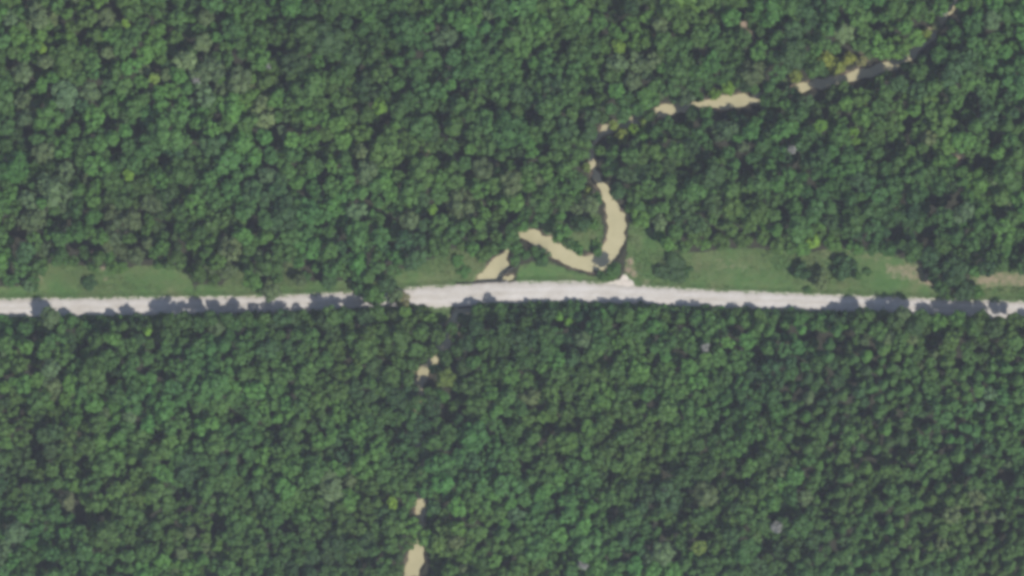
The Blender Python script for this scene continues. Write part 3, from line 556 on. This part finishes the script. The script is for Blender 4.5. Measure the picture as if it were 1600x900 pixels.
for x in np.arange(-90, 1690, 6.5):                       # low leafy fringe closing the forest edge along the road
    for q in range(2):
        xx = x + R.uniform(-4, 4); yy = ry(ROAD_S, xx) + (R.uniform(3, 8) if q == 0 else R.uniform(10, 20)); r = R.uniform(6.5, 9.5)
        if creek_d(xx, yy)[0] < 3 or (668 < xx < 712): continue
        TREES.append([xx, yy, r, R.choice(['dark', 'mid', 'mid', 'bright']), R.uniform(2.2, 4.2) if q == 0 else R.uniform(4, 7), 'broad', False])
# ------------------------------------------------------------------ the 300 largest trees are things; the rest is the forest mass
inview = [t for t in TREES if not t[6] and 8 < t[0] < W - 8 and 8 < t[1] < H - 8 and gapness(t[0], t[1]) < .3]
inview.sort(key=lambda t: -(t[2] + .25 * t[4]))
NSINGLE = 292 - len(HAND) - len(SCRUB) - len(DEADT)
single = [t for t in TREES if t[6]] + inview[:NSINGLE]
sid = {id(t) for t in single}
mass = [t for t in TREES if id(t) not in sid]

def vary(c_, rnd, x=800, y=450):
    b_ = rnd.uniform(.90, 1.20) * (1 + .10 * patch(x * .8 + 300, y * .8 + 90)); h_ = rnd.uniform(-.09, .09) + .06 * patch(x * 1.1 + 900, y * 1.1)
    r_, g_, bl = TINT[c_]; return (r_ * b_ * (1 + h_), g_ * b_, bl * b_ * (1 - h_ * .5), 1.0)

def geom(t):
    """crown centre height and scales for a tree record"""
    x, y, r, c_, h, kind, _ = t; rm = r * S * 1.08
    up, dn = (1.45, 1.1) if kind == 'slender' else (.80, .62)
    sz = rm * (.8 if kind == 'slender' else R.uniform(.9, 1.25))
    if h < (up + dn) * sz: sz = h / (up + dn)
    return rm, sz, h - up * sz

PLACES = {'road_n': 'north roadside', 'road_s': 'south roadside', 'creek': 'creekside', 'north': 'north forest', 'south': 'south forest', 'plant': 'southeast stand'}
_ONES = 'zero one two three four five six seven eight nine ten eleven twelve thirteen fourteen fifteen sixteen seventeen eighteen nineteen'.split()
_TENS = 'x x twenty thirty forty fifty sixty seventy eighty ninety'.split()
def num(k):
    return _ONES[k] if k < 20 else _TENS[k // 10] + ('-' + _ONES[k % 10] if k % 10 else '')
def place(x, y):
    n_, s_ = ry(ROAD_N, x), ry(ROAD_S, x)
    if 0 < n_ - y < 70: return 'road_n'
    if 0 < y - s_ < 26: return 'road_s'
    if -10 < y - n_ and y < s_ + 1: return 'road_n'
    if float(creek_d(x, y)[0]) < 22: return 'creek'
    return region(x, y)
GROUPS = {'road_n': 'trees on the north side of the road', 'road_s': 'trees along the south edge of the road', 'creek': 'trees beside the creek', 'north': 'larger trees of the forest north of the road', 'south': 'larger trees of the forest south of the road', 'plant': 'slender trees of the southeast stand'}
labels = set()
for i, t in enumerate(single):
    x, y, r, c_, h, kind, hand = t
    rm, sz, zc = geom(t)
    o = bpy.data.objects.new('slender_tree' if kind == 'slender' else 'broadleaf_tree', None); COL.objects.link(o)
    o.empty_display_size = 1.0; X, Y = P(x, y); o.location = (X, Y, 0)
    tr = bpy.data.objects.new('trunk', TRUNKS[i % 4]); COL.objects.link(tr); tr.parent = o
    tr.scale = (rm * .8, rm * .8, max(1.0, zc + sz * .45)); tr.rotation_euler.z = R.uniform(0, 6.28)
    cr = bpy.data.objects.new('crown', CROWNS[kind][i % len(CROWNS[kind])]); COL.objects.link(cr); cr.parent = o
    cr.location = (0, 0, zc); cr.scale = (rm * R.uniform(.93, 1.08), rm * R.uniform(.93, 1.08), sz); cr.rotation_euler = (R.uniform(-.08, .08), R.uniform(-.08, .08), R.uniform(0, 6.28))
    cr.color = vary(c_, R, x, y)
    pl = place(x, y); size = 'large' if r > 16 else 'small' if r < 10 else 'medium'
    for dx, dy in ((0, 0), (.5, 0), (0, .5), (-.5, 0), (0, -.5), (.5, .5)):
        lab = '%s %s %s crown, %s percent across and %s percent down the photo' % (size, WORD[c_], PLACES[pl], num(min(99, int(round(x / 16 + dx)))), num(int(round(y / 9 + dy))))
        if lab not in labels: break
    labels.add(lab)
    tag(o, lab, 'tree', GROUPS[pl])

for i, (x, y, r, h, lab) in enumerate(DEADT):
    o = bpy.data.objects.new('dead_tree', None); COL.objects.link(o); X, Y = P(x, y); o.location = (X, Y, 0)
    tr = bpy.data.objects.new('trunk', BARES[i % 3]); COL.objects.link(tr); tr.parent = o
    tr.scale = (r * S * 1.25, r * S * 1.25, h); tr.rotation_euler.z = R.uniform(0, 6.28)
    cr = bpy.data.objects.new('crown', CROWNS['bush'][i % 5]); COL.objects.link(cr); cr.parent = o
    cr.location = (0, 0, h * .84); cr.scale = (r * S * .85, r * S * .85, r * S * .7); cr.color = (*TINT['grey'], 1)
    tag(o, lab, 'dead tree', 'bare dead trees')

for i, (x, y, r, c_, h, lab) in enumerate(BUSH):
    o = bpy.data.objects.new('bush', None); COL.objects.link(o); X, Y = P(x, y); o.location = (X, Y, 0)
    rm = r * S
    V, F = join_tubes([tube([(0, 0, -.1), (.15 * math.cos(a), .15 * math.sin(a), h * .3), (.45 * rm * math.cos(a), .45 * rm * math.sin(a), h * .6)], [.07, .05, .02], 5) for a in (0.3, 2.2, 4.4)])
    mesh_obj('stem', V, F, M_BARK, o, smooth=True)
    cr = bpy.data.objects.new('crown', CROWNS['bush'][i % 5]); COL.objects.link(cr); cr.parent = o
    cr.location = (0, 0, h * .48); cr.scale = (rm * 1.18, rm * 1.18, h * .78); cr.rotation_euler.z = R.uniform(0, 6.28); cr.color = vary(c_, R)
    tag(o, lab, 'bush', 'bushes on the verges and creek banks')

# forest mass
VV = []; LL = []; TT = []; TV = []; TF = []
for t in mass:
    x, y, r, c_, h, kind, _ = t
    rm, sz, zc = geom(t); V, leaf = MASSC[kind][R.randrange(14)]
    a = R.uniform(0, 6.28); ca, sa_ = math.cos(a), math.sin(a); X, Y = P(x, y)
    ax, ay = rm * R.uniform(.92, 1.1), rm * R.uniform(.92, 1.1)
    vx, vy = V[:, 0] * ax, V[:, 1] * ay
    VV.append(np.stack([vx * ca - vy * sa_ + X, vx * sa_ + vy * ca + Y, V[:, 2] * sz + zc], 1)); LL.append(leaf)
    TT.append(np.tile(np.array(vary(c_, R, x, y)), (len(V), 1)))
    o_ = len(TV); rr = .05 + .045 * rm
    for zz, q in ((-.2, rr), (zc + sz * .3, rr * .35)):
        for k in range(4): TV.append((X + q * math.cos(k * 1.571), Y + q * math.sin(k * 1.571), zz))
    for k in range(4): TF.append((o_ + k, o_ + (k + 1) % 4, o_ + 4 + (k + 1) % 4, o_ + 4 + k))
VV = np.concatenate(VV); LL = np.concatenate(LL); TT = np.concatenate(TT)
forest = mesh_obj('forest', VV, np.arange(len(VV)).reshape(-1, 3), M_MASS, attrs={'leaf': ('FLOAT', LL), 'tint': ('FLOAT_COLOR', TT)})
tag(forest, 'closed mixed green forest canopy filling the land on both sides of the road', 'forest', kind='stuff')
fts = mesh_obj('trunk_mass', TV, TF, M_BARK, forest); fts['kind'] = 'stuff'

# ------------------------------------------------------------------ grass tufts on verges
gpts = NR.uniform(size=(120000, 2)); hx = -60 + gpts[:, 0] * 1720; hy = 330 + gpts[:, 1] * 180
m = np.zeros(len(hx), bool)
for poly in GRASS: m |= in_poly(hx, hy, poly)
m |= (ry(ROAD_N, hx) - hy > 0) & (ry(ROAD_N, hx) - hy < 8)
m &= ~((hy > ry(ROAD_N, hx) - .5) & (hy < ry(ROAD_S, hx) + .5)); hx, hy = hx[m], hy[m]
dd = np.zeros(len(hx))
for x, y, r, s_ in DIRT: dd = np.maximum(dd, s_ * np.exp(-((hx - x) ** 2 + (hy - y) ** 2) / (r * r)))
for x, y, r in SANDP: dd = np.maximum(dd, 1.2 * np.exp(-((hx - x) ** 2 + (hy - y) ** 2) / (r * r)))
dd = np.maximum(dd, .9 * in_poly(hx, hy, [(1514, 430), (1560, 424), (1640, 427), (1640, 446), (1560, 448), (1530, 452)]))
m = (creek_d(hx, hy) > 2.5) & (NR.random(len(hx)) > dd * 1.1); hx, hy = hx[m], hy[m]
n = len(hx); X = (hx - W / 2) * S; Y = (H / 2 - hy) * S; a = NR.uniform(0, 6.28, n); hgt = NR.uniform(.15, .55, n); wd = NR.uniform(.12, .3, n); ln = NR.uniform(-.25, .25, (n, 2))
gz = -.35 * np.exp(-((ry(ROAD_N, hx) - hy - 9) / 4.0) ** 2) - .08
GV = np.empty((n, 3, 3)); GV[:, 0] = np.stack([X - wd * np.cos(a), Y - wd * np.sin(a), gz], 1); GV[:, 1] = np.stack([X + wd * np.cos(a), Y + wd * np.sin(a), gz], 1); GV[:, 2] = np.stack([X + ln[:, 0], Y + ln[:, 1], gz + hgt], 1)
gobj = mesh_obj('grass', GV.reshape(-1, 3), np.arange(3 * n).reshape(-1, 3), M_BLADE)
tag(gobj, 'rough green grass growing on the road verges and creek banks', kind='stuff')

# ------------------------------------------------------------------ fallen log and roadside snag
def log(name, pts, radii, material, label, branches=()):
    o = bpy.data.objects.new(name, None); COL.objects.link(o)
    p0 = np.array([*P(pts[0][0], pts[0][1]), 0.0]); o.location = p0
    path = [np.array([*P(a, b_), zz]) - p0 for a, b_, zz in pts]
    V, F = join_tubes([tube(path, radii, 9)]); mesh_obj('trunk', V, F, material, o, smooth=True)
    for bp in branches:
        V, F = join_tubes([tube([np.array([*P(a, b_), zz]) - p0 for a, b_, zz in bp], np.linspace(radii[-1] * .7, .03, len(bp)), 6)])
        mesh_obj('branch', V, F, material, o, smooth=True)
    return tag(o, label, 'log' if 'log' in name else 'dead tree')
log('fallen_log', [(780, 441, .1), (786, 430, .15), (797, 421, .1), (808, 414, .15), (818, 405, .3)], [.45, .42, .36, .28, .16], M_LOG, 'dark fallen tree trunk lying across the creek pool beside the bridge', [[(797, 421, .2), (803, 424, .7), (812, 424, .9)], [(808, 414, .2), (812, 406, .8), (814, 398, 1.2)], [(788, 429, .2), (786, 420, .5)]])
log('dead_snag', [(777, 481, -.2), (776.5, 480.5, 3), (775, 480, 6.4)], [.24, .18, .06], M_DEAD, 'thin bare snag at the south road edge casting a line of shadow on the gravel', [[(776, 480.4, 4), (772, 478, 5.4)], [(776, 480.4, 4.8), (780, 477, 6)]])
log('fallen_log', [(1168, 520, 1), (1182, 516, 1.2), (1192, 528, .8)], [.2, .18, .1], M_DEAD, 'pale curved fallen trunk among the trees south of the road')

# ------------------------------------------------------------------ air between the camera and the ground
hz = mesh_obj('haze', *box((-4200, -4200, -4.0), (4200, 4200, CAM_H + 15)), bpy.data.materials.new('haze_air'))
hz['kind'] = 'stuff'; hz['label'] = 'thin pale blue summer haze between camera and forest'
hm = hz.data.materials[0]; hm.use_nodes = True; nt = hm.node_tree; nt.nodes.remove(nt.nodes['Principled BSDF'])
pv = nt.nodes.new('ShaderNodeVolumePrincipled'); pv.inputs['Color'].default_value = (0.84, 0.88, 1.0, 1); pv.inputs['Density'].default_value = HAZE_DENSITY
nt.links.new(pv.outputs[0], nt.nodes['Material Output'].inputs['Volume'])
print('TREES', len(TREES), 'single', len(single), 'mass', len(mass), 'grass', n, 'forest quads', len(VV) // 3)
